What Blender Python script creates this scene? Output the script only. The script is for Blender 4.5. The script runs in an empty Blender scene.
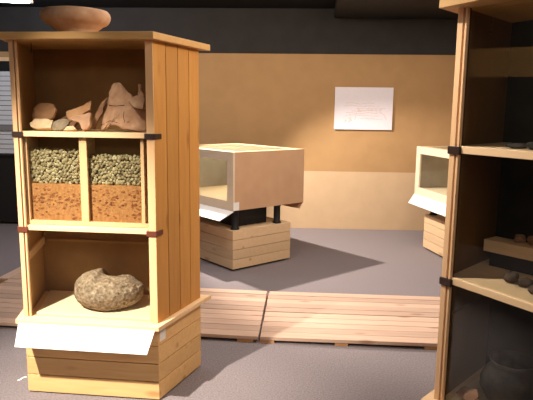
import bpy, bmesh, math, random
from math import sin, cos, pi, radians, sqrt, atan
from mathutils import Vector, Matrix, noise
random.seed(7)
S = bpy.context.scene
COL = S.collection
Rz = radians

# ------------------------------------------------------------------ materials
def new_mat(name):
    m = bpy.data.materials.new(name); m.use_nodes = True
    nt = m.node_tree; nt.nodes.clear()
    out = nt.nodes.new('ShaderNodeOutputMaterial')
    return m, nt, out

def principled(nt, out, rough=.6, spec=.3):
    b = nt.nodes.new('ShaderNodeBsdfPrincipled')
    b.inputs['Roughness'].default_value = rough
    b.inputs['Specular IOR Level'].default_value = spec
    nt.links.new(b.outputs[0], out.inputs[0])
    return b

def srgb(r, g, b):
    f = lambda c: (c/255/12.92) if c/255 <= .04045 else ((c/255+.055)/1.055)**2.4
    return (f(r), f(g), f(b), 1)

def wood(name, light, dark, axis='X', rough=.55, scale=1.0, island=.16, knots=True, spec=.25):
    m, nt, out = new_mat(name); N = nt.nodes.new; Lk = nt.links.new
    b = principled(nt, out, rough, spec)
    tc = N('ShaderNodeTexCoord'); geo = N('ShaderNodeNewGeometry')
    mp = N('ShaderNodeMapping')
    st = {'X': (1.0, 11, 11), 'Y': (11, 1.0, 11), 'Z': (11, 11, 1.0)}[axis]
    mp.inputs['Scale'].default_value = [s*scale for s in st]
    off = N('ShaderNodeVectorMath'); off.operation = 'SCALE'
    cmb = N('ShaderNodeCombineXYZ')
    for k in range(3): Lk(geo.outputs['Random Per Island'], cmb.inputs[k])
    off.inputs['Scale'].default_value = 17.0
    Lk(cmb.outputs[0], off.inputs[0])
    add = N('ShaderNodeVectorMath'); add.operation = 'ADD'
    Lk(tc.outputs['Object'], mp.inputs[0]); Lk(mp.outputs[0], add.inputs[0]); Lk(off.outputs[0], add.inputs[1])
    n1 = N('ShaderNodeTexNoise'); n1.inputs['Scale'].default_value = 2.6; n1.inputs['Detail'].default_value = 5
    n1.inputs['Distortion'].default_value = 1.1
    Lk(add.outputs[0], n1.inputs['Vector'])
    cr = N('ShaderNodeValToRGB'); e = cr.color_ramp.elements
    e[0].position = .25; e[0].color = [d*.55+l*.45 for d, l in zip(dark, light)]; e[1].position = .7; e[1].color = light
    Lk(n1.outputs['Fac'], cr.inputs[0])
    hv = N('ShaderNodeHueSaturation')
    mr = N('ShaderNodeMapRange'); mr.inputs['To Min'].default_value = 1-island; mr.inputs['To Max'].default_value = 1+island*.6
    Lk(geo.outputs['Random Per Island'], mr.inputs[0]); Lk(mr.outputs[0], hv.inputs['Value'])
    last = cr.outputs[0]
    if knots:
        mp2 = N('ShaderNodeMapping')
        st2 = {'X': (3.2, 9, 9), 'Y': (9, 3.2, 9), 'Z': (9, 9, 3.2)}[axis]
        mp2.inputs['Scale'].default_value = st2
        ad2 = N('ShaderNodeVectorMath'); ad2.operation = 'ADD'
        Lk(tc.outputs['Object'], mp2.inputs[0]); Lk(mp2.outputs[0], ad2.inputs[0]); Lk(off.outputs[0], ad2.inputs[1])
        vo = N('ShaderNodeTexVoronoi'); vo.inputs['Scale'].default_value = .9
        Lk(ad2.outputs[0], vo.inputs['Vector'])
        kr = N('ShaderNodeValToRGB'); ke = kr.color_ramp.elements
        ke[0].position = .07; ke[0].color = (1, 1, 1, 1); ke[1].position = .2; ke[1].color = (0, 0, 0, 1)
        Lk(vo.outputs['Distance'], kr.inputs[0])
        mx = N('ShaderNodeMix'); mx.data_type = 'RGBA'
        fm = N('ShaderNodeMath'); fm.operation = 'MULTIPLY'; fm.inputs[1].default_value = .55
        Lk(kr.outputs[0], fm.inputs[0]); Lk(fm.outputs[0], mx.inputs['Factor'])
        Lk(last, mx.inputs[6]); mx.inputs[7].default_value = (dark[0]*.55, dark[1]*.42, dark[2]*.3, 1)
        last = mx.outputs[2]
    Lk(last, hv.inputs['Color']); Lk(hv.outputs[0], b.inputs['Base Color'])
    bp = N('ShaderNodeBump'); bp.inputs['Strength'].default_value = .08
    Lk(n1.outputs['Fac'], bp.inputs['Height']); Lk(bp.outputs[0], b.inputs['Normal'])
    return m

def mottled(name, c1, c2, scale=20, rough=.8, bump=.3, spec=.2, detail=6, c3=None, pos=(.35, .65)):
    m, nt, out = new_mat(name); N = nt.nodes.new; Lk = nt.links.new
    b = principled(nt, out, rough, spec)
    tc = N('ShaderNodeTexCoord')
    n1 = N('ShaderNodeTexNoise'); n1.inputs['Scale'].default_value = scale; n1.inputs['Detail'].default_value = detail
    Lk(tc.outputs['Object'], n1.inputs['Vector'])
    cr = N('ShaderNodeValToRGB'); e = cr.color_ramp.elements
    e[0].position = pos[0]; e[0].color = c1; e[1].position = pos[1]; e[1].color = c2
    if c3:
        x = e.new(.78); x.color = c3
    Lk(n1.outputs['Fac'], cr.inputs[0]); Lk(cr.outputs[0], b.inputs['Base Color'])
    if bump:
        bp = N('ShaderNodeBump'); bp.inputs['Strength'].default_value = bump; bp.inputs['Distance'].default_value = .01
        Lk(n1.outputs['Fac'], bp.inputs['Height']); Lk(bp.outputs[0], b.inputs['Normal'])
    return m

def island_mat(name, cols, rough=.85):
    m, nt, out = new_mat(name); N = nt.nodes.new; Lk = nt.links.new
    b = principled(nt, out, rough, .15)
    geo = N('ShaderNodeNewGeometry'); cr = N('ShaderNodeValToRGB')
    e = cr.color_ramp.elements
    while len(e) < len(cols): e.new(.5)
    for i, c in enumerate(cols):
        e[i].position = i/(len(cols)-1); e[i].color = c
    Lk(geo.outputs['Random Per Island'], cr.inputs[0])
    tc = N('ShaderNodeTexCoord'); n = N('ShaderNodeTexNoise'); n.inputs['Scale'].default_value = 120
    Lk(tc.outputs['Object'], n.inputs['Vector'])
    mx = N('ShaderNodeMix'); mx.data_type = 'RGBA'; mx.blend_type = 'MULTIPLY'; mx.inputs['Factor'].default_value = .3
    Lk(cr.outputs[0], mx.inputs[6]); Lk(n.outputs['Fac'], mx.inputs[7])
    Lk(mx.outputs[2], b.inputs['Base Color'])
    return m

def plain(name, c, rough=.7, spec=.3, metal=0):
    m, nt, out = new_mat(name); b = principled(nt, out, rough, spec)
    N = nt.nodes.new; Lk = nt.links.new
    tc = N('ShaderNodeTexCoord'); n = N('ShaderNodeTexNoise'); n.inputs['Scale'].default_value = 35; n.inputs['Detail'].default_value = 4
    Lk(tc.outputs['Object'], n.inputs['Vector'])
    cr = N('ShaderNodeValToRGB'); e = cr.color_ramp.elements
    e[0].color = (c[0]*.93, c[1]*.93, c[2]*.93, 1); e[1].color = (min(1, c[0]*1.04), min(1, c[1]*1.04), min(1, c[2]*1.04), 1)
    Lk(n.outputs['Fac'], cr.inputs[0]); Lk(cr.outputs[0], b.inputs['Base Color'])
    b.inputs['Metallic'].default_value = metal
    return m

def glass_mat(name, refl=1.0):
    # thin architectural pane: fresnel-weighted gloss over clear transmission
    m, nt, out = new_mat(name); N = nt.nodes.new; Lk = nt.links.new
    tr = N('ShaderNodeBsdfTransparent'); tr.inputs[0].default_value = (.95, .96, .95, 1)
    gl = N('ShaderNodeBsdfGlossy'); gl.inputs['Roughness'].default_value = .01
    lw = N('ShaderNodeLayerWeight'); lw.inputs[0].default_value = .5
    pw = N('ShaderNodeMath'); pw.operation = 'POWER'; pw.inputs[1].default_value = 5
    ml = N('ShaderNodeMath'); ml.operation = 'MULTIPLY_ADD'; ml.inputs[1].default_value = .95*refl; ml.inputs[2].default_value = .042*refl
    mx = N('ShaderNodeMixShader')
    Lk(lw.outputs['Facing'], pw.inputs[0]); Lk(pw.outputs[0], ml.inputs[0]); Lk(ml.outputs[0], mx.inputs[0])
    Lk(tr.outputs[0], mx.inputs[1]); Lk(gl.outputs[0], mx.inputs[2]); Lk(mx.outputs[0], out.inputs[0])
    return m

def emit(name, c, s):
    m, nt, out = new_mat(name); e = nt.nodes.new('ShaderNodeEmission')
    e.inputs[0].default_value = c; e.inputs[1].default_value = s
    nt.links.new(e.outputs[0], out.inputs[0]); return m

PINE_H = wood('pine_horizontal', (.75, .48, .215, 1), (.60, .33, .12, 1), 'X')
PINE_S = wood('pine_along_depth', (.72, .43, .17, 1), (.55, .28, .085, 1), 'Y')
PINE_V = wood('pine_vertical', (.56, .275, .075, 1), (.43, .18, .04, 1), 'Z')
POST = wood('pale_pine_post', (.80, .50, .27, 1), (.68, .38, .17, 1), 'Z', knots=False, island=.05)
EDGE = wood('pale_pine_board', (.82, .57, .33, 1), (.72, .46, .235, 1), 'X', knots=False, island=.06)
INNER = mottled('brown_fibreboard', (.34, .19, .075, 1), (.39, .22, .09, 1), 9, .75, .05)
CREAM = wood('cream_board', (.86, .72, .50, 1), (.80, .63, .40, 1), 'X', knots=False, island=.03)
BIRCH = mottled('birch_plywood', (.55, .335, .20, 1), (.59, .37, .22, 1), 5, .6, .03)
OPAL = None
BIRCH_P = wood('pale_birch_frame', (.74, .60, .45, 1), (.67, .52, .37, 1), 'X', knots=False, island=.04)
def opal():
    m, nt, out = new_mat('opal_glass'); N = nt.nodes.new; Lk = nt.links.new
    a = N('ShaderNodeBsdfDiffuse'); a.inputs[0].default_value = (.30, .25, .17, 1)
    b = N('ShaderNodeBsdfTranslucent'); b.inputs[0].default_value = (.92, .88, .80, 1)
    x = N('ShaderNodeMixShader'); x.inputs[0].default_value = .72
    Lk(a.outputs[0], x.inputs[1]); Lk(b.outputs[0], x.inputs[2]); Lk(x.outputs[0], out.inputs[0]); return m
OPAL = opal()
PINE_P = wood('pale_pine_planks', (.74, .53, .33, 1), (.62, .42, .23, 1), 'X', island=.12)
DECKW = wood('weathered_decking', (.57, .395, .30, 1), (.42, .265, .19, 1), 'X', island=.2, rough=.8)
DECKY = wood('weathered_decking_lengthways', (.57, .395, .30, 1), (.42, .265, .19, 1), 'Y', island=.2, rough=.8)
BEARER = wood('decking_bearer', (.55, .30, .13, 1), (.42, .20, .08, 1), 'Y', rough=.8)
BLACK = plain('black_paint', (.012, .012, .013), .6, .3)
CLIP = plain('dark_brown_clip', (.03, .015, .010), .45, .4)
CLIPR = plain('red_brown_clip', (.13, .035, .018), .45, .4)
GROOVE = plain('dark_groove', (.045, .014, .009), .8, .1)
WHITE = plain('white_card', (.86, .84, .82), .7, .2)
GREYP = mottled('grey_lining', (.26, .24, .20, 1), (.31, .28, .235, 1), 8, .8, .03)
TERRA = mottled('terracotta', (.52, .26, .13, 1), (.66, .37, .20, 1), 14, .85, .35, c3=(.72, .46, .28, 1))
TERRA_P = mottled('pink_terracotta', (.50, .27, .165, 1), (.64, .39, .26, 1), 22, .85, .35, c3=(.70, .48, .35, 1))
TERRA_D = mottled('dull_terracotta', (.26, .13, .075, 1), (.40, .21, .12, 1), 18, .85, .3)
BUFF = mottled('buff_clay', (.62, .42, .25, 1), (.78, .58, .38, 1), 25, .85, .3)
GREYC = mottled('grey_clay', (.25, .19, .13, 1), (.36, .28, .20, 1), 30, .85, .3)
ROCK = mottled('pitted_limestone', (.17, .115, .07, 1), (.38, .28, .19, 1), 55, .95, .8, detail=9, c3=(.52, .43, .33, 1))
DSTONE = mottled('dark_stone', (.05, .032, .022, 1), (.10, .066, .045, 1), 25, .8, .4)
DSHARD = mottled('charcoal_pottery', (.022, .018, .016, 1), (.05, .04, .033, 1), 25, .7, .3)
GRAVEL = island_mat('pebbles', [(.30, .22, .11, 1), (.50, .385, .21, 1), (.40, .30, .155, 1), (.66, .54, .34, 1), (.26, .19, .10, 1), (.48, .36, .20, 1)])
GRAVELB = mottled('gravel_bed', (.08, .06, .035, 1), (.16, .125, .075, 1), 60, .9, .5)
SOIL = mottled('orange_soil', (.42, .175, .06, 1), (.54, .245, .092, 1), 70, .95, .5)
CHIPS = island_mat('red_chips', [(.30, .085, .03, 1), (.45, .17, .06, 1), (.20, .055, .022, 1), (.55, .26, .11, 1)])
GLASS = glass_mat('window_glass', .85)
STEEL = plain('bright_metal', (.6, .6, .6), .25, .5, 1)
SHUT = plain('white_enamel_slats', (.62, .63, .66), .5, .3)
GREYS = plain('grey_enamel', (.22, .22, .23), .5, .3)

# ------------------------------------------------------------------ mesh helpers
class MB:
    """collects shapes in one bmesh, links them as ONE mesh object"""
    def __init__(s): s.bm = bmesh.new()
    def prism(s, pts, z0, z1, mi=0):
        """pts: ccw outline in xy"""
        lo = [s.bm.verts.new((x, y, z0)) for x, y in pts]; hi = [s.bm.verts.new((x, y, z1)) for x, y in pts]
        n = len(pts); fs = [s.bm.faces.new(lo[::-1]), s.bm.faces.new(hi)]
        for i in range(n): fs.append(s.bm.faces.new((lo[i], lo[(i+1) % n], hi[(i+1) % n], hi[i])))
        for f in fs: f.material_index = mi
        return s
    def box(s, x0, x1, y0, y1, z0, z1, mi=0):
        return s.prism([(x0, y0), (x1, y0), (x1, y1), (x0, y1)], z0, z1, mi)
    def hexa(s, P, mi=0):
        """8 points: bottom 4 ccw, top 4 ccw"""
        v = [s.bm.verts.new(p) for p in P]
        for q in ((3, 2, 1, 0), (4, 5, 6, 7), (0, 1, 5, 4), (1, 2, 6, 5), (2, 3, 7, 6), (3, 0, 4, 7)):
            s.bm.faces.new([v[i] for i in q]).material_index = mi
        return s
    def lathe(s, prof, seg=48, c=(0, 0), mi=0, wob=0):
        rings = []
        for k, (r, z) in enumerate(prof):
            ring = []
            for i in range(seg):
                a = 2*pi*i/seg
                rr = r*(1+wob*noise.noise(Vector((cos(a)*1.5, sin(a)*1.5, z*9))))
                ring.append(s.bm.verts.new((c[0]+rr*cos(a), c[1]+rr*sin(a), z)))
            rings.append(ring)
        for a, b in zip(rings, rings[1:]):
            for i in range(seg):
                f = s.bm.faces.new((a[i], a[(i+1) % seg], b[(i+1) % seg], b[i])); f.smooth = True; f.material_index = mi
        s.bm.faces.new(rings[0][::-1]).material_index = mi; s.bm.faces.new(rings[-1]).material_index = mi
        return s
    def blob(s, c, rx, ry, rz, rough=.2, sub=1, rot=None, mi=0, seed=None, smooth=False):
        seed = random.random()*100 if seed is None else seed
        g = bmesh.ops.create_icosphere(s.bm, subdivisions=sub, radius=1)
        for v in g['verts']:
            n = noise.noise(v.co*1.4+Vector((seed, seed*.7, 0)))
            n2 = noise.noise(v.co*4+Vector((0, seed, seed)))
            co = v.co*(1+rough*n*1.6+rough*.4*n2)
            co = Vector((co.x*rx, co.y*ry, co.z*rz))
            if rot is not None: co = rot @ co
            v.co = co+Vector(c)
        for f in {f for v in g['verts'] for f in v.link_faces}:
            f.material_index = mi; f.smooth = smooth
        return s
    def build(s, name, mats, parent=None, bevel=0, loc=None, rot=None):
        me = bpy.data.meshes.new(name)
        bmesh.ops.recalc_face_normals(s.bm, faces=s.bm.faces[:])
        s.bm.to_mesh(me); s.bm.free()
        if not isinstance(mats, (list, tuple)): mats = [mats]
        for m in mats: me.materials.append(m)
        o = bpy.data.objects.new(name, me); COL.objects.link(o)
        if parent: o.parent = parent
        if loc is not None: o.location = loc
        if rot is not None: o.rotation_euler = rot
        if bevel:
            b = o.modifiers.new('soft_edges', 'BEVEL'); b.width = bevel; b.segments = 2; b.limit_method = 'ANGLE'
        return o

def empty(name, loc=(0, 0, 0), rz=0):
    o = bpy.data.objects.new(name, None); o.location = loc; o.rotation_euler = (0, 0, rz)
    o.empty_display_size = .1; COL.objects.link(o); return o
def tag(o, label, cat, group=None, kind=None):
    o['label'] = label; o['category'] = cat
    if group: o['group'] = group
    if kind: o['kind'] = kind
    return o
def struct(o):
    o['kind'] = 'structure'; return o
def children(o): return [c for c in bpy.data.objects if c.parent == o]
def copy_tree(o, parent=None):
    c = o.copy(); COL.objects.link(c); c.parent = parent
    for ch in children(o): copy_tree(ch, c)
    return c

# ------------------------------------------------------------------ room
CEIL = 2.93
BX0, BX1 = -4.2, 3.7
def wall_y(x): return 7.645-.042*x      # the back wall is a touch out of square
WL = mottled('tan_wall_lower', (.57, .40, .245, 1), (.60, .425, .262, 1), 5, .85, .03)
WU = mottled('tan_wall_upper', (.415, .245, .112, 1), (.445, .265, .123, 1), 5, .85, .03)
WD = mottled('dark_wall', (.034, .030, .028, 1), (.041, .036, .034, 1), 5, .85, .03)
CP = mottled('carpet', (.185, .158, .163, 1), (.262, .224, .234, 1), 95, .98, .5, spec=.05)

def banded_wall(name, a, b, t):
    """wall from a to b (xy), thickness t to its left; three painted bands"""
    a = Vector(a); b = Vector(b); d = (b-a).normalized(); n = Vector((-d.y, d.x))*t
    m = MB()
    for mi, (z0, z1) in enumerate(((0, .797), (.797, 2.352), (2.352, CEIL))):
        m.prism([tuple(a), tuple(b), tuple(b+n), tuple(a+n)], z0, z1, mi)
    return struct(m.build(name, [WL, WU, WD]))
banded_wall('wall_back', (BX1, wall_y(BX1)), (BX0, wall_y(BX0)), -.12)
banded_wall('wall_left', (BX0, wall_y(BX0)+.12), (BX0, -2.2), -.12)
banded_wall('wall_front', (BX0, -2.2), (BX1, -2.2), -.12)
banded_wall('wall_right', (BX1, -2.2), (BX1, wall_y(BX1)+.12), -.12)
struct(MB().box(BX0-.12, BX1+.12, -2.2, 8.1, -.1, 0).build('floor', CP))
struct(MB().box(BX0-.12, BX1+.12, -2.2, 8.1, CEIL, CEIL+.1).build('ceiling', plain('black_ceiling', (.008, .008, .009), .8, .2)))
# black ceiling duct running towards the right
struct(MB().prism([(.85, 7.55), (.70, 5.9), (3.6, 5.7), (3.6, 7.45)], 2.80, CEIL-.002).build('trim_1', BLACK, bevel=.01))
# dark double door in the left wall, and the dark lower bay of the back wall
d = struct(MB().box(BX0+.002, BX0+.045, .3, 4.6, 0, 2.02).build('door_1', BLACK, bevel=.004))
# ---- far left bay of the back wall: tan head, dark recess, white shutter over a black counter front
WA = atan(-.042)
hx = struct(MB().box(-.75, .75, -.03, .0, 2.225, 2.275).build('trim_2', EDGE, loc=(-3.45, wall_y(-3.45)-.002, 0), rot=(0, 0, WA)))
t = empty('roller_shutter', (-3.45, wall_y(-3.45)-.004, .98), WA)
tag(t, 'white slatted roller shutter closed above a black counter at far left', 'shutter')
m = MB(); z = 0
while z < 1.05:
    if not .31 < z+.03 < .375:
        m.hexa([(-.72, -.055, z), (.72, -.055, z), (.72, -.02, z), (-.72, -.02, z),
                (-.72, -.042, z+.058), (.72, -.042, z+.058), (.72, -.02, z+.058), (-.72, -.02, z+.058)])
    z += .0655
m.build('slat_panel', SHUT, t)
MB().box(-.72, .72, -.07, -.02, .308, .385).build('lock_rail', GREYS, t, bevel=.004)
MB().box(-.74, .74, -.02, 0, 0, 1.25).build('backing', BLACK, t)
for x in (-.74, .74): MB().box(x-.02, x+.02, -.075, 0, 0, 1.25).build('guide_rail', GREYS, t, bevel=.003)
t = empty('counter', (-3.45, wall_y(-3.45)-.004, 0), WA)
tag(t, 'black counter front standing under the white roller shutter', 'counter')
MB().box(-.76, .76, -.16, 0, .04, .95).build('front_panel', BLACK, t, bevel=.004)
MB().box(-.78, .78, -.19, 0, .95, .978).build('counter_top', BLACK, t, bevel=.004)

# ------------------------------------------------------------------ tall showcases
W, D, FL_ = .767, .454, .132          # front width, depth, flare of each side towards the back
ZP, ZD, ZT = .427, .452, 1.98
def outline(f=0, s=0, b=0):
    """trapezoid seen from above, grown by f in front, s at the sides, b behind"""
    k = FL_/D; L = sqrt(1+k*k)
    x = lambda y: k*y+s*L
    y0, y1 = -f, D+b
    return [(-x(y0), y0), (W+x(y0), y0), (W+x(y1), y1), (-x(y1), y1)]
SH1, SH2, STH = 1.479, .972, .027

def make_showcase(ZB, ZT, back=None, lining=None):
    root = empty('showcase')
    # pedestal: four courses of planks round a dark core, on a recessed plinth
    m = MB()
    for k in range(4):
        z0 = .008+k*.1046
        m.prism(outline(), z0, z0+.1003, 0)
    m.build('pedestal', [PINE_H], root, bevel=.0025)
    MB().prism(outline(-.04, -.04, -.04), 0, ZP-.004).build('plinth', BLACK, root)
    MB().prism(outline(.055, .035, .06), ZP+.001, ZD).build('deck', EDGE, root, bevel=.002)
    MB().prism(outline(.055, .035, .06) if back is None else outline(.065, .052, .06), ZB, ZT).build('top_board', TOPB, root, bevel=.002)
    # sloping caption board hung under the deck's front edge
    ya, za, yb, zb = -.057, .437, -.165, .343
    dy, dz = .006*.64, .006*.77
    m = MB().hexa([(.035, yb, zb), (.757, yb, zb), (.767, ya+.002, za-.008), (0, ya+.002, za-.008),
                   (.035, yb-dy, zb+dz), (.757, yb-dy, zb+dz), (.767, ya-dy, za), (0, ya-dy, za)])
    m.build('caption_board', WHITE, root)['label'] = 'blank white sloping caption board'
    for x in (.15, .6):
        MB().hexa([(x, -.055, .35), (x+.02, -.055, .35), (x+.02, 0, .35), (x, 0, .35), (x, -.06, .415), (x+.02, -.06, .415), (x+.02, 0, .415), (x, 0, .415)]).build('bracket', BLACK, root)
    # sides of four upright planks each
    for sgn in (-1, 1):
        m = MB(); sx = (lambda y: W+FL_/D*y) if sgn > 0 else (lambda y: -FL_/D*y)
        y0 = .0; step = D/4
        th = .018*sgn
        for k in range(4):
            a = k*step+(.0 if k == 0 else .003); b = (k+1)*step-.003
            m.prism([(sx(a), a), (sx(b), b), (sx(b)-th, b), (sx(a)-th, a)], ZD, ZB)
        p = m.build('side_panel', PINE_V, root, bevel=.002)
        # inside lining
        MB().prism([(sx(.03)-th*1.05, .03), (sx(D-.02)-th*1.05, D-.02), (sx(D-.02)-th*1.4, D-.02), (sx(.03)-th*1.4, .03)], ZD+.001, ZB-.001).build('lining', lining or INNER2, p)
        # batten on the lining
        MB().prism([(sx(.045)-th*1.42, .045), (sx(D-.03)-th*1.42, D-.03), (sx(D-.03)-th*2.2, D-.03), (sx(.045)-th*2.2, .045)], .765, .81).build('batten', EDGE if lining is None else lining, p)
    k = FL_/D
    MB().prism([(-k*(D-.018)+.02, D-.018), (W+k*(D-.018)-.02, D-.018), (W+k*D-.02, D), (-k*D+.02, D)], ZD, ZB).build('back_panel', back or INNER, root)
    MB().box(-.06, W+.06, D-.04, D-.0185, .785, .80).build('back_batten', INNER2, root)
    # front posts (broad outer strip), groove, thin inner frame strip
    for sgn in (-1, 1):
        X = (lambda x: x) if sgn < 0 else (lambda x: W-x)
        x0, x1 = sorted((X(0), X(.0245 if sgn < 0 else .041)))
        pst = MB().box(x0, x1, -.003, .03, ZD, ZB).build('post', POST, root, bevel=.0015)
        if sgn < 0:
          x0, x1 = sorted((X(.0245), X(.032)))
          MB().box(x0, x1, .013, .03, ZD, ZB).build('groove', GROOVE, pst)
          x0, x1 = sorted((X(.032), X(.041)))
          MB().box(x0, x1, -.001, .0135, ZD, ZB).build('frame_strip', POST, pst, bevel=.001)
        for z, mt in ((1.4625, CLIP), (.95, CLIPR if back is None else CLIP)):
            x0, x1 = sorted((X(-.004), X(.052)))
            c = MB().box(x0, x1, -.010, .012, z-.015, z+.015)
            # side leg of the clip follows the slanted side
            e = [(X(-.006), -.008), (X(-.006-k*.055), .055), (X(.010-k*.055), .055), (X(.02), -.004)]
            if sgn < 0: e = e[::-1]
            c.prism(e, z-.014, z+.014)
            c.build('clip', mt, root, bevel=.002)['label'] = 'dark clip gripping the corner post' if mt is CLIP else 'red-brown clip gripping the corner post'
    # shelves
    for zt in (SH1, SH2):
        q = [(.047, .002), (W-.047, .002), (W-.047, .03), (W+k*.03-.028, .03), (W+k*(D-.02)-.028, D-.02), (-k*(D-.02)+.028, D-.02), (-k*.03+.028, .03), (.047, .03)]
        MB().prism(q, zt-STH, zt).build('shelf', EDGE, root, bevel=.0015)
    # glass front in three panes
    for z0, z1 in ((ZD+.004, SH2-STH-.002), (SH2+.002, SH1-STH-.002), (SH1+.002, ZB-.004)):
        MB().box(.035, W-.035, .0145, .0185, z0, z1).build('glass_pane', GLASS, root)
    # loose cream floor board in the bottom compartment
    MB().prism([(.055, .035), (W-.055, .035), (W+.05, .42), (-.06, .42)], ZD+.001, ZD+.013).build('base_board', CREAM, root, bevel=.001)
    # price-tag sized white number card on the pedestal, metal hook at the top left
    p = MB(); a, b = .012, .068
    p.prism([(W+k*a+.0005, a), (W+k*a+.0015, a-.0003), (W+k*b+.0015, b-.0003), (W+k*b+.0005, b)], .342, .405)
    p.build('number_card', WHITE, root)['label'] = 'small blank white card'
    p = MB(); p.box(.066, .071, .10, .104, 1.90, 1.945); p.box(.066, .071, .09, .104, 1.893, 1.9)
    p.build('hook', STEEL, root)['label'] = 'small bright metal hook'
    return root
INNER2 = wood('brown_lining', (.48, .28, .11, 1), (.40, .22, .08, 1), 'Z', knots=False, island=.03)
TOPB = wood('top_pine_board', (.62, .37, .15, 1), (.50, .27, .09, 1), 'X', knots=False)
case_l = make_showcase(1.945, ZT)
case_l.location = (-1.344, 2.982, 0); case_l.rotation_euler = (0, 0, Rz(-6.13))
tag(case_l, 'tall pine showcase with terracotta bowl on top and white sloping caption board', 'showcase', 'tall pine showcases')
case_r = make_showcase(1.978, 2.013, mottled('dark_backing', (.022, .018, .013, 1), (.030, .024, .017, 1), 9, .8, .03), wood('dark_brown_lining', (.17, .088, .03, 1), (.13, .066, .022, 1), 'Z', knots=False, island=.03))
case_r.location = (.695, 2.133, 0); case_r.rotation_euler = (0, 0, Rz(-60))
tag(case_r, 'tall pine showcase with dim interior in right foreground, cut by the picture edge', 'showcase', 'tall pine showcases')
ML = Matrix.Translation(case_l.location) @ Matrix.Rotation(Rz(-6.13), 4, 'Z')
MR = Matrix.Translation(case_r.location) @ Matrix.Rotation(Rz(-60), 4, 'Z')
AL, AR = Rz(-6.13), Rz(-60)
def wl(x, y, z): return ML @ Vector((x, y, z))
def wr(x, y, z): return MR @ Vector((x, y, z))

# ---- bowl on the top board
def bowl():
    m = MB()
    prof = [(.07, .0), (.094, .0), (.097, .008), (.092, .018), (.100, .028), (.100, .036), (.116, .047), (.134, .060), (.148, .071), (.164, .077),
            (.176, .090), (.183, .104), (.185, .120), (.181, .134), (.173, .144), (.164, .146), (.156, .140), (.15, .125), (.128, .10), (.09, .065), (.05, .045), (.02, .04)]
    m.lathe(prof, 64, wob=.035)
    return m.build('bowl', mottled('dusty_terracotta', (.46, .27, .17, 1), (.58, .37, .25, 1), 13, .9, .3, c3=(.66, .47, .35, 1)), None, loc=wl(.265, .235, ZT+.001), rot=(0, 0, .4))
tag(bowl(), 'wide terracotta footed bowl with thick rolled rim on top of the showcase', 'bowl')

# ---- potsherds
def shard(name, pts, R, th, mat, loc, rot, bend='u', jit=.004, seed=0, conv=1, floor=None):
    """star-shaped outline (u right, v up), bent to radius R, th thick, bulging towards the viewer (-y)"""
    rnd = random.Random(seed)
    P = []
    for (a, b) in zip(pts, pts[1:]+pts[:1]):
        n = max(2, int(sqrt((b[0]-a[0])**2+(b[1]-a[1])**2)/.012))
        for i in range(n):
            t = i/n; P.append((a[0]+(b[0]-a[0])*t+rnd.uniform(-jit, jit), a[1]+(b[1]-a[1])*t+rnd.uniform(-jit, jit)*.7))
    cx = sum(p[0] for p in P)/len(P); cy = sum(p[1] for p in P)/len(P)
    bm = bmesh.new(); nr = 7
    def put(u, v, off):
        q = u-cx if bend == 'u' else v-cy
        q = max(-R*.97, min(R*.97, q)); w = conv*(R-sqrt(R*R-q*q))
        w += .004*noise.noise(Vector((u*22, v*22, seed*3.1)))
        return bm.verts.new((u, w+off, v))
    sides = []
    for off in (0, th):
        rings = [[put(cx, cy, off)]]
        for k in range(1, nr+1):
            f = k/nr
            g = f if not (off and k == nr) else .985
            rings.append([put(cx+(x-cx)*g, cy+(y-cy)*g, off) for x, y in P])
        sides.append(rings)
        n = len(P)
        for i in range(n):
            bm.faces.new((rings[0][0], rings[1][i], rings[1][(i+1) % n])).smooth = True
            for k in range(1, nr):
                bm.faces.new((rings[k][i], rings[k+1][i], rings[k+1][(i+1) % n], rings[k][(i+1) % n])).smooth = True
    a, b = sides[0][-1], sides[1][-1]
    for i in range(len(P)):
        bm.faces.new((a[i], b[i], b[(i+1) % len(P)], a[(i+1) % len(P)]))
    m = MB(); m.bm.free(); m.bm = bm
    o = m.build(name, mat, None, loc=loc, rot=rot)
    if floor is not None:
        from mathutils import Euler
        R3 = Euler(rot).to_matrix(); lo = min((R3 @ v.co).z for v in o.data.vertices)
        o.location.z = floor-lo+.0005
    return o

def seam(pts, cx, R, parent, name='crack', w=.003):
    m = MB()
    for (u0, v0), (u1, v1) in zip(pts, pts[1:]):
        def q(u, v): return (u, (R-sqrt(R*R-(u-cx)**2))-.002, v)
        d = Vector((u1-u0, v1-v0)).normalized(); n = Vector((-d.y, d.x))*w/2
        A = [(u0-n.x, v0-n.y), (u1-n.x, v1-n.y), (u1+n.x, v1+n.y), (u0+n.x, v0+n.y)]
        lo = [q(*p) for p in A]; hi = [(x, y+.006, z) for x, y, z in lo]
        m.hexa(lo+hi)
    return m.build(name, DSTONE, parent)

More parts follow.
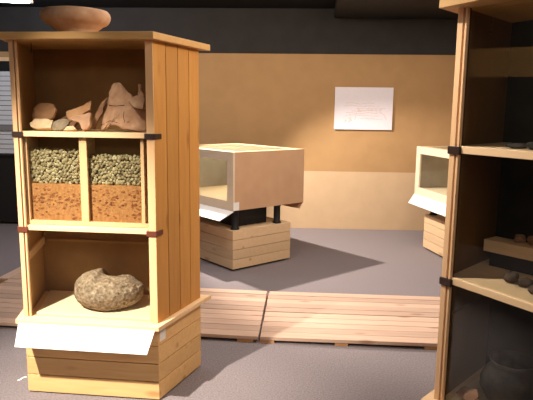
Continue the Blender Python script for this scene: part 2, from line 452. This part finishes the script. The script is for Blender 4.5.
GS = 'potsherds on the upper shelf of the left showcase'
def sherd(label, *a, **k):
    o = shard('potsherd', *a, **k); tag(o, label, 'potsherd', GS); return o
z1 = SH1+.003
pts = [(-.123, 0), (-.075, .010), (-.055, .028), (-.005, .024), (.03, .004), (.07, .0), (.155, .0), (.158, .06), (.155, .112), (.105, .145), (.064, .188), (.03, .226),
       (.006, .252), (-.035, .254), (-.05, .238), (-.063, .2), (-.073, .137), (-.105, .06)]
big = sherd('largest terracotta amphora shoulder piece with pointed top and cracked surface', pts, .19, .012, TERRA_P, wl(.535, .10, z1), (Rz(-10), 0, AL), seed=3, floor=SH1)
seam([(-.06, .135), (-.02, .128), (.03, .133)], .012, .19, big)
seam([(.03, .10), (.028, .07), (.036, .04)], .012, .19, big)
seam([(-.12, .03), (-.05, .05), (.01, .035), (.06, .045)], .012, .19, big)
sherd('small curled shard with upright spike resting at right end of shelf', [(-.058, .006), (-.02, .02), (.004, .03), (.010, .085), (.018, .088), (.024, .04), (.038, .036), (.036, -.045), (-.008, -.04), (-.05, -.012)],
      .07, .012, TERRA_P, wl(.652, .075, z1+.165), (Rz(-10), 0, AL), seed=5)
sherd('narrow dark shard leaning against left side of the largest amphora piece', [(-.045, -.09), (-.022, -.09), (.02, .0), (.055, .09), (.035, .075), (.0, .03)], .12, .014, TERRA_D, wl(.405, .16, z1+.10), (Rz(-8), 0, AL), seed=7)
sherd('horn-shaped pale terracotta shard curving upwards in middle of shelf', [(-.073, -.01), (-.06, -.064), (-.01, -.042), (.03, -.018), (.064, .004), (.062, .034), (.05, .062), (.034, .045), (.0, .017), (-.042, .0)],
      .09, .016, TERRA, wl(.308, .13, z1+.112), (Rz(-18), 0, AL), bend='v', seed=9)
sherd('pink handle fragment lying flat between horn-shaped shard and largest piece', [(-.084, .011), (-.03, .024), (.042, .05), (.045, -.025), (.02, -.046), (.0, -.05), (-.02, -.012), (-.05, -.002)],
      .1, .022, TERRA_P, wl(.345, .085, z1+.006), (Rz(-15), 0, AL), bend='v', seed=11, floor=SH1)
sherd('rounded terracotta rim shard at left rear, above the bright buff piece', [(-.066, -.05), (-.066, .03), (-.045, .062), (.0, .066), (.045, .054), (.066, .024), (.062, -.02), (.03, -.04), (-.02, -.05)],
      .08, .016, TERRA, wl(.085, .17, z1+.095), (Rz(-20), 0, AL), bend='v', seed=13)
sherd('flat dull brown shard lying behind the grey oval shard', [(-.09, -.02), (-.03, .02), (.03, .045), (.06, .04), (.065, .0), (.04, -.05), (-.06, -.05)], .12, .018, TERRA_D, wl(.20, .225, z1+.06), (Rz(-30), 0, AL), bend='v', seed=15)
sherd('bright buff shard at left front of the upper shelf', [(-.062, .03), (-.035, .058), (.03, .055), (.066, .048), (.062, .005), (.03, -.002), (-.03, .0), (-.055, .01)], .1, .03, BUFF, wl(.113, .06, z1+.003), (Rz(-24), 0, AL), bend='v', seed=17, floor=SH1)
sherd('grey oval shard beside the bright buff piece', [(-.05, .01), (-.045, .04), (.0, .06), (.035, .066), (.05, .05), (.035, .02), (.01, .0), (-.03, -.002)], .1, .014, GREYC, wl(.222, .062, z1+.003), (Rz(-14), 0, AL), seed=19, floor=SH1)
sherd('small pale chip lying in front of the horn-shaped shard', [(-.03, .0), (-.02, .02), (.02, .026), (.035, .006), (.0, -.002)], .06, .016, BUFF, wl(.285, .05, z1+.003), (Rz(-30), 0, AL), bend='v', seed=21, floor=SH1)

# ---- glazed tray of gravel over soil
t = empty('display_tray', wl(.38, .03, SH2+.002), AL)
tag(t, 'two-bay glazed pine tray holding gravel over orange soil', 'display tray')
TZ = .474
m = MB().box(-.353, .335, 0, .02, 0, .022).build('bottom_rail', POST, t, bevel=.001)
for x0, x1 in ((-.353, -.328), (.300, .318)):
    MB().box(x0, x1, 0, .02, .022, TZ).build('stile', POST, t, bevel=.001)
MB().box(-.035, .006, -.001, .02, .022, TZ).build('mullion', POST, t, bevel=.001)
MB().box(-.353, .335, .02, .16, 0, .012).build('tray_floor', EDGE, t)
MB().box(-.353, .318, .15, .16, .012, TZ).build('tray_back', INNER, t)
MB().box(-.353, -.343, .02, .15, .012, TZ).build('tray_side', EDGE, t)
MB().box(.308, .318, .02, .15, .012, TZ).build('tray_side', EDGE, t)
MB().box(-.0195, -.0095, .02, .15, .012, TZ).build('divider', EDGE, t)
for x0, x1 in ((-.328, -.035), (.006, .300)):
    MB().box(x0, x1, .0085, .0115, .022, TZ).build('glass_pane', GLASS, t)
def layers(x0, x1, zs, ztl, ztr, side, seed):
    rnd = random.Random(seed)
    base = wl(.38, .03, SH2+.002); y0, y1 = .0225, .146
    # soil
    m = MB(); nx = 14
    for i in range(nx):
        a = x0+(x1-x0)*i/nx; b = x0+(x1-x0)*(i+1)/nx
        ha = zs+.006*noise.noise(Vector((a*20, seed, 0))); hb = zs+.006*noise.noise(Vector((b*20, seed, 0)))
        m.hexa([(a, y0+.003, .0135), (b, y0+.003, .0135), (b, y1, .0135), (a, y1, .0135), (a, y0+.003, ha), (b, y0+.003, hb), (b, y1, hb), (a, y1, ha)], 0)
    for k in range(130):
        if side == 'left': zc = rnd.gauss(.135, .025) if rnd.random() < .75 else rnd.uniform(.03, .2)
        else:
            zc = rnd.uniform(.09, .2) if rnd.random() < .6 else rnd.uniform(.03, .2)
        u = rnd.random() if side == 'left' else (rnd.random() if rnd.random() < .5 else (rnd.uniform(.78, 1) if rnd.random() < .6 else rnd.uniform(0, .5)))
        xc = x0+.006+u*(x1-x0-.012); r = rnd.uniform(.0035, .0095)
        zc = min(max(zc, .022), zs-.006)
        m.blob((xc, y0+.003, zc), r*1.2, .0028, r*.75, .25, 1, mi=1, seed=rnd.random()*50)
    o = m.build('soil', [SOIL, CHIPS], None, loc=base, rot=(0, 0, AL))
    tag(o, f'orange soil with reddish chips at bottom of the tray\'s {side} bay', 'soil', None, 'stuff')
    # gravel
    m = MB()
    top = lambda x: ztl+(ztr-ztl)*(x-x0)/(x1-x0)
    m.hexa([(x0, y0+.022, zs+.006), (x1, y0+.022, zs+.006), (x1, y1, zs+.006), (x0, y1, zs+.006),
            (x0, y0+.022, top(x0)-.02), (x1, y0+.022, top(x1)-.02), (x1, y1, top(x1)-.02), (x0, y1, top(x0)-.02)], 1)
    def peb(x, y, z):
        r = rnd.uniform(.0085, .0135)
        rot = Matrix.Rotation(rnd.uniform(0, 6.3), 3, 'Y') @ Matrix.Rotation(rnd.uniform(-.5, .5), 3, 'X')
        m.blob((min(max(x, x0+.012), x1-.012), y, z), r*1.08, r*.75, r*.85, .14, 2, rot, 0, rnd.random()*99, True)
    z = zs+.008; row = 0
    while z < ztl+.01:
        x = x0+.008+(row % 2)*.009
        while x < x1:
            if z < top(x)-.006+.010*noise.noise(Vector((x*30, seed, 3))):
                peb(x+rnd.uniform(-.005, .005), y0+rnd.uniform(.011, .02), z+rnd.uniform(-.005, .005))
            x += .0185
        z += .0145; row += 1
    for y in (.055, .08, .105, .13):
        x = x0+.012
        while x < x1:
            peb(x+rnd.uniform(-.006, .006), y+rnd.uniform(-.008, .008), top(x)-.014+rnd.uniform(-.008, .014)); x += .022
    o = m.build('gravel', [GRAVEL, GRAVELB], None, loc=base, rot=(0, 0, AL))
    tag(o, f'grey-green pebbles heaped over the soil in the tray\'s {side} bay', 'gravel', None, 'stuff')
layers(-.342, -.0205, .222, .405, .398, 'left', 1)
layers(-.0085, .307, .222, .375, .378, 'right', 2)

# ---- big pitted stone
def stone():
    bm = bmesh.new(); bmesh.ops.create_icosphere(bm, subdivisions=6, radius=1)
    for v in bm.verts:
        d = v.co.normalized()
        rho = min(1, sqrt(d.x*d.x+d.y*d.y))
        c = Vector((d.x*.200, d.y*.168, (1 if d.z > 0 else -1)*.108*(1-rho**3)**(1/2.2)))
        ss = lambda a, b, x: (lambda t: t*t*(3-2*t))(max(0, min(1, (x-a)/(b-a))))
        if d.z > 0:
            # hollow in the top, open to the back; left shoulder stands higher than the worn front lip
            q = sqrt(((c.x-.012)/.07)**2+((c.y-.115)/.10)**2)
            c.z += .003*math.exp(-((c.x+.09)/.05)**2)
            c.z -= .085*math.exp(-(q**6)) + .022*ss(-.055, -.03, c.x)*min(1, d.z*2)+.012*ss(.06, .16, c.x)*min(1, d.z*2)
        n = noise.fractal(d*2.3+Vector((4, 1, 7)), 1.0, 2.0, 3)*.006
        n -= .007*max(0, noise.noise(d*15+Vector((1, 9, 2)))-.1)+.004*noise.noise(d*26)+.004*noise.noise(d*52)
        c += d*n
        v.co = c
    zmin = -.098
    for v in bm.verts:
        if v.co.z < zmin: v.co.z = zmin
    for f in bm.faces: f.smooth = True
    m = MB(); m.bm.free(); m.bm = bm
    return m.build('hollowed_stone', ROCK, None, loc=wl(.412, .21, ZD+.0135+.098), rot=(0, 0, AL))
tag(stone(), 'large pitted ring-shaped stone hollowed at top on a cream board', 'stone')

# ---- contents of the right showcase
GD = 'dark finds in the right showcase'
def dark(label, kind, x, y, z, rx, ry, rz_, seed, mat=DSTONE, rough=.22, cat=None):
    m = MB().blob((0, 0, 0), rx, ry, rz_, rough, 3, None, 0, seed, True)
    zm = min(v.co.z for v in m.bm.verts)
    for v in m.bm.verts: v.co.z -= zm*.86; v.co.z = max(0, v.co.z)
    o = m.build(kind, mat, None, loc=wr(x, y, z+.001), rot=(0, 0, AR+seed))
    return tag(o, label, cat or kind.replace('_', ' '), GD)
s1 = SH1
dark('low charcoal shard at left end of the right showcase\'s upper shelf', 'potsherd', .22, .10, s1, .045, .03, .010, .3, DSHARD)
dark('second charcoal shard from left on the right showcase\'s upper shelf', 'potsherd', .305, .09, s1, .04, .03, .016, .9, DSHARD)
dark('charcoal shard nearest the picture edge on the right showcase\'s upper shelf', 'potsherd', .39, .085, s1, .04, .03, .011, 1.7, DSHARD)
dark('charcoal shard at the back of the right showcase\'s upper shelf', 'potsherd', .32, .25, s1, .06, .04, .03, 2.9, DSHARD)
s2 = SH2
dark('rounded dark stone, leftmost on the lower pale shelf of the right showcase', 'dark_stone', .20, .15, s2, .026, .024, .022, 3.3, cat='stone')
dark('dark stone beside the leftmost one on the lower pale shelf', 'dark_stone', .256, .155, s2, .030, .024, .018, 4.1, cat='stone')
dark('flat dark stone at picture edge on the lower pale shelf', 'dark_stone', .325, .11, s2, .030, .025, .016, 5.2, cat='stone')
dark('tall dark stone standing behind the smaller ones on the lower pale shelf', 'dark_stone', .30, .24, s2, .035, .03, .045, 6.1, cat='stone')
# reflection in the front glass, built as a solid strip with stones
t = empty('reflection_strip', wr(.17, .335, s2+.001), AR+Rz(8))
tag(t, 'low wooden display riser at back of the right showcase\'s lower pale shelf', 'reflection strip')
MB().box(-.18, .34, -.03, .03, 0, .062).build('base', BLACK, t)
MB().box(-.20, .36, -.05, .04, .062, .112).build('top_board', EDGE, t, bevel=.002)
for i, (x, lab) in enumerate(((.09, 'small reflected brown stone at left on the reflection strip'), (.15, 'small reflected brown stone second from left on the reflection strip'),
                              (.21, 'small reflected brown stone third from left on the reflection strip'), (.29, 'small reflected brown stone at right end of the reflection strip'))):
    o = dark(lab, 'reflected_stone', x, .335, s2+.113, .024, .02, .018+.004*(i % 2), 7.3+i, TERRA_D, cat='stone'); o['group'] = 'reflected stones on the reflection strip'
# charcoal pot and shards at the bottom
m = MB()
prof = [(.045, 0), (.06, .0), (.085, .025), (.108, .07), (.112, .10), (.102, .135), (.085, .158), (.082, .172), (.09, .186), (.083, .188), (.074, .174), (.076, .155), (.09, .13), (.1, .1), (.09, .06), (.04, .02)]
m.lathe(prof, 44, wob=.10)
o = m.build('cooking_pot', DSHARD, None, loc=wr(.20, .20, ZD+.0145), rot=(0, 0, AR)); tag(o, 'broken charcoal-black round pot at bottom of the right showcase', 'pot')
def lowshard(lab, x, y, seed, mat):
    o = shard('potsherd', [(-.05, 0), (-.03, .04), (.02, .055), (.05, .03), (.04, 0), (0, -.005)], .07, .012, mat, wr(x, y, ZD+.02), (Rz(-40), 0, AR), bend='v', seed=seed, floor=ZD+.013)
    tag(o, lab, 'potsherd', GD)
lowshard('terracotta shard right of the charcoal pot at bottom of the right showcase', .345, .07, 31, TERRA)
lowshard('pale buff shard at picture edge beside the charcoal pot', .465, .08, 33, BUFF)
lowshard('brown shard lying in front of the charcoal pot', .10, .062, 35, TERRA_D)

# ------------------------------------------------------------------ low glazed display cases
CW, CD, C0, C1 = 1.2, .96, .618, 1.2
def make_case():
    root = empty('display_case')
    m = MB()
    for k in range(4):
        z0 = .022+k*.0998; m.box(.30, CW, 0, .776, z0, z0+.0955)
    m.build('pedestal', PINE_P, root, bevel=.0025)
    MB().box(.34, CW-.04, .04, .736, 0, .415).build('plinth', BLACK, root)
    for x, y in ((1.14, .07), (1.14, .63), (.38, .07), (.38, .63)):
        m = MB().lathe([(.046, .4205), (.046, .432), (.036, .44), (.036, .60), (.044, .606), (.044, C0)], 24)
        m.build('leg', BLACK, root, loc=(x, y, 0))
    MB().box(.46, 1.05, .14, .56, .4205, C0).build('shade_block', BLACK, root)  # solid black block darkening the gap where only shade falls
    # box: side panels, back, floor, front frame, top frame
    MB().box(CW-.018, CW, .022, CD, C0, C1).build('side_panel', BIRCH, root, bevel=.0015)
    MB().box(0, .018, .022, CD, C0, C1).build('side_panel', BIRCH, root, bevel=.0015)
    MB().box(.018, CW-.018, CD-.018, CD, C0, C1).build('back_panel', BIRCH, root)
    MB().box(.018, CW-.018, CD-.026, CD-.018, C0+.02, C1-.02).build('back_lining', GREYP, root)
    MB().box(.0185, .024, .03, CD-.03, C0+.08, C1-.02).build('side_lining', GREYP, root)
    MB().box(.018, CW-.018, .022, CD-.018, C0, C0+.075).build('floor_panel', CREAM, root)
    m = MB().box(0, CW, 0, .022, C0, .708).box(0, CW, 0, .022, 1.115, C1).box(0, .10, 0, .022, .708, 1.115).box(1.10, CW, 0, .022, .708, 1.115)
    m.build('front_frame', BIRCH_P, root)
    MB().box(.10, 1.10, .010, .014, .708, 1.115).build('glass_pane', GLASS, root)
    m = MB().box(.03, CW-.03, .03, .09, C1-.016, C1-.001).box(.03, CW-.03, CD-.09, CD-.03, C1-.016, C1-.001)
    m.box(.03, .09, .09, CD-.09, C1-.016, C1-.001).box(CW-.09, CW-.03, .09, CD-.09, C1-.016, C1-.001)
    m.build('top_frame', EDGE, root)
    MB().box(.085, CW-.085, .085, CD-.085, C1-.009, C1-.003).build('top_diffuser', OPAL, root)
    # sloping caption boards, front and back
    MB().hexa([(.20, -.165, .535), (CW, -.165, .535), (CW, .012, C0-.008), (0, .012, C0-.008),
               (.20, -.168, .541), (CW, -.168, .541), (CW, -.001, C0-.001), (0, -.001, C0-.001)]).build('caption_board', WHITE, root)['label'] = 'white sloping caption board in front'
    MB().hexa([(.0, CD-.055, .552), (CW, CD-.055, .552), (CW, CD-.049, .552), (0, CD-.049, .552),
               (.0, CD-.012, C0-.001), (CW, CD-.012, C0-.001), (CW, CD-.003, C0-.001), (0, CD-.003, C0-.001)]).build('rear_caption_board', BIRCH, root)
    MB().box(CW+.0003, CW+.0015, .006, .075, C0+.004, C0+.085).build('number_card', WHITE, root)['label'] = 'small blank white card'
    MB().box(.45, .62, CD-.029, CD-.026, .80, .93).build('inner_notice', WHITE, root)
    return root
case_m = make_case()
case_m.location = (-1.104, 6.357, 0); case_m.rotation_euler = (0, 0, Rz(-49.8))
tag(case_m, 'low glazed display case on a planked pedestal, behind the tall left showcase', 'display case', 'low glazed display cases')
case_f = copy_tree(case_m)
case_f.location = (1.822, 6.833, 0); case_f.rotation_euler = (0, 0, Rz(-79.3))
tag(case_f, 'low glazed display case partly hidden behind the right showcase, brightly lit front', 'display case', 'low glazed display cases')

# ------------------------------------------------------------------ boardwalk
def walkway(name, loc, rz, lx, ly, n, label, mat, along='x', bear=(), taper=0):
    t = empty(name, loc, rz); tag(t, label, 'boardwalk', 'boardwalk sections')
    m = MB()
    for k in range(n):
        if along == 'x':
            a = ly*k/n; b = ly*(k+1)/n-.006
            m.box(random.uniform(0, .006), lx-taper*(k+1)/n-random.uniform(.003, .007), a, b, .0225, .047+random.uniform(-.0015, .0015))
        else:
            a = lx*k/n; b = lx*(k+1)/n-.006; m.box(a, b, random.uniform(0, .006), ly-.004, .0225, .047+random.uniform(-.0015, .0015))
    m.build('decking', mat, t, bevel=.0015)
    for x, w in bear:
        MB().box(x, x+w, .004, ly-.01, 0, .022).build('bearer', BEARER, t)
    return t
walkway('boardwalk', (-.034, 3.702, 0), Rz(-3.8), 2.5, 1.01, 10, 'boardwalk section of pale planks running right from the joint to the right showcase', DECKW,
        bear=((.0, .10), (.52, .09), (1.13, .09), (1.8, .09), (2.40, .09)))
walkway('boardwalk', (-2.47, 3.968, 0), Rz(-6.2), 2.445, 1.01, 10, 'boardwalk section of pale planks passing behind the tall left showcase', DECKW,
        bear=((.0, .09), (.8, .09), (1.6, .09), (2.29, .11)), taper=.046)
walkway('boardwalk', (-2.475, 4.988, 0), Rz(-6.2), 1.3, 1.15, 12, 'boardwalk section leading back from left end, planks running lengthways', DECKY, 'y',
        bear=((.0, .06), (.6, .06), (1.23, .06)))

m = MB()
for k in range(6):
    a, b = (k/6-.5)*.055, ((k+1)/6-.5)*.055; h = lambda u: .0035+.003*sin(u*90)
    m.hexa([(a, -.006+.003*sin(a*120), .0005), (b, -.006+.003*sin(b*120), .0005), (b, .006, .0005), (a, .006, .0005),
            (a, -.006+.003*sin(a*120), h(a)), (b, -.006+.003*sin(b*120), h(b)), (b, .006, h(b)), (a, .006, h(a))])
o = m.build('paper_scrap', WHITE, None, loc=(-1.449, 3.136, .0005), rot=(0, 0, .9))
tag(o, 'tiny white paper scrap on carpet left of the tall left showcase', 'paper scrap')
# ------------------------------------------------------------------ picture on the wall
px, pz = 1.288, 1.643
t = empty('picture', (px, wall_y(px)-.001, pz), WA)
tag(t, 'white panel with a faint reddish sketch hanging on the tan wall', 'picture')
MB().box(-.392, .378, -.022, 0, -.275, .283).build('panel', plain('cool_lit_card', (.80, .74, .80), .7, .2), t, bevel=.002)  # cool tint of the light put into the white panel's colour
m = MB(); rnd = random.Random(4)
def stroke(P, w=.004):
    for (x0, z0), (x1, z1) in zip(P, P[1:]):
        d = Vector((x1-x0, z1-z0)).normalized(); n = Vector((-d.y, d.x))*w/2
        A = [(x0-n.x, z0-n.y), (x1-n.x, z1-n.y), (x1+n.x, z1+n.y), (x0+n.x, z0+n.y)]
        m.hexa([(x, -.0235, z) for x, z in A]+[(x, -.0215, z) for x, z in A])
for k in range(7):
    x = -.27+rnd.uniform(0, .1); z = .07-.032*k; P = []
    while x < .30:
        P.append((x, z+.014*noise.noise(Vector((x*9, k*3.1, 0))) + .02*noise.noise(Vector((x*3, k, 5))))); x += .025
    a = rnd.randint(0, 6); stroke(P[a:len(P)-rnd.randint(0, 7)], rnd.uniform(.003, .0055))
for k in range(26):
    x = rnd.uniform(-.1, .22); z = rnd.gauss(-.01, .022); stroke([(x, z), (x+rnd.uniform(.01, .035), z+rnd.uniform(-.012, .014))], .004)
for k in range(16):
    a = rnd.uniform(0, 6.28); x, z = -.215+.045*cos(a), -.125+.045*sin(a); stroke([(x, z), (x+rnd.uniform(-.03, .03), z+rnd.uniform(-.03, .03))], .004)
stroke([(.20, -.03), (.27, -.08), (.30, -.14)], .005); stroke([(-.10, -.05), (-.12, -.15)], .004); stroke([(.02, -.13), (.25, -.135)], .004)
m.build('sketch', plain('faint_red_chalk', (.68, .50, .44), .8, .1), t)

# ------------------------------------------------------------------ ceiling lamp at the top left
t = empty('ceiling_lamp', (-2.64, 6.0, CEIL), Rz(8))
tag(t, 'bright white tube lamp hanging under the black ceiling at top left', 'lamp')
MB().box(-.30, .22, -.05, .05, -.19, -.002).build('housing', BLACK, t, bevel=.004)
m = MB().lathe([(.018, -.24), (.022, -.235), (.022, .17), (.018, .175)], 20)
for v in m.bm.verts: v.co = Vector((v.co.z, v.co.x, v.co.y-.238))
m.build('tube', emit('tube_light', (.70, .82, 1, 1), 300), t)
for x in (-.27, .19):
    MB().box(x-.012, x+.012, -.02, .02, -.262, -.19).build('tube_holder', WHITE, t)

# ------------------------------------------------------------------ lights
def spot(loc, aim, power, size, blend, col, r=.05):
    l = bpy.data.lights.new('spot', 'SPOT'); l.energy = power; l.spot_size = Rz(size); l.spot_blend = blend
    l.color = col; l.shadow_soft_size = r
    o = bpy.data.objects.new('spot_light', l); COL.objects.link(o); o.location = loc
    o.rotation_euler = (Vector(aim)-Vector(loc)).to_track_quat('-Z', 'Y').to_euler(); return o
def area(loc, aim, power, sx, sy, col):
    l = bpy.data.lights.new('area', 'AREA'); l.energy = power; l.shape = 'RECTANGLE'; l.size = sx; l.size_y = sy; l.color = col
    o = bpy.data.objects.new('unseen_area_light', l); COL.objects.link(o); o.location = loc
    o.rotation_euler = (Vector(aim)-Vector(loc)).to_track_quat('-Z', 'Y').to_euler(); return o
WARM = (1, .84, .64)
spot((-1.91, 1.19, 2.85), (-.98, 2.85, .38), 1350, 46, 1, (1, .91, .78), .035)          # on the left showcase
spot((-1.35, 1.75, 2.88), (-.95, 3.02, 1.42), 150, 27, 1, (1, .88, .72), .03)          # added fill brightening its upper shelf, no lamp known there
spot((-.82, 6.34, 2.85), (1.5, 5.9, .0), 780, 84, .35, (1, .90, .78), .03)            # over the low cases
area((.3, 4.1, 2.9), (.3, 4.1, 0), 58, 2.6, .5, (1, .89, .82))                        # above the boardwalk
area((1.15, 2.35, 2.9), (-.5, 3.1, 1.0), 70, .5, .5, WARM)                             # unseen fill added for the right side of the left showcase
area((.2, 5.6, 2.9), (.4, 7.6, 1.3), 76, 5.0, .3, (1, .89, .75))                                # unseen fill added to light the back wall evenly
area((-3.5, 2.0, 2.9), (-4.2, 2.0, 2.35), 80, .3, 3.5, WARM)                            # unseen fill added so the left wall shows in the glass
spot((-.6, 2.2, 2.88), (.92, 1.95, 1.1), 235, 44, 1, (1, .93, .84), .04)              # on the right showcase
area((-.3, -.6, 2.9), (-.3, 1.2, 0), 45, 3.0, 1.0, (1, .92, .86))                      # unseen fill added behind the viewer for ambient light

w = bpy.data.worlds.new('room_air'); S.world = w; w.use_nodes = True
bg = w.node_tree.nodes['Background']; bg.inputs[0].default_value = (1, .86, .74, 1); bg.inputs[1].default_value = .16

# ------------------------------------------------------------------ camera
f = 560
cam = bpy.data.cameras.new('camera'); cam.sensor_width = 36; cam.lens = 36*f/533; cam.clip_start = .02
co = bpy.data.objects.new('camera', cam); COL.objects.link(co)
pitch = atan(89/560); roll = radians(.7)
co.matrix_world = Matrix.Translation((0, 0, 1.6)) @ Matrix.Rotation(pi/2-pitch, 4, 'X') @ Matrix.Rotation(roll, 4, 'Z')
S.camera = co
S.view_settings.view_transform = 'Standard'; S.view_settings.look = 'None'
S.view_settings.gamma = 1; S.view_settings.use_curve_mapping = False
S.view_settings.exposure = 0
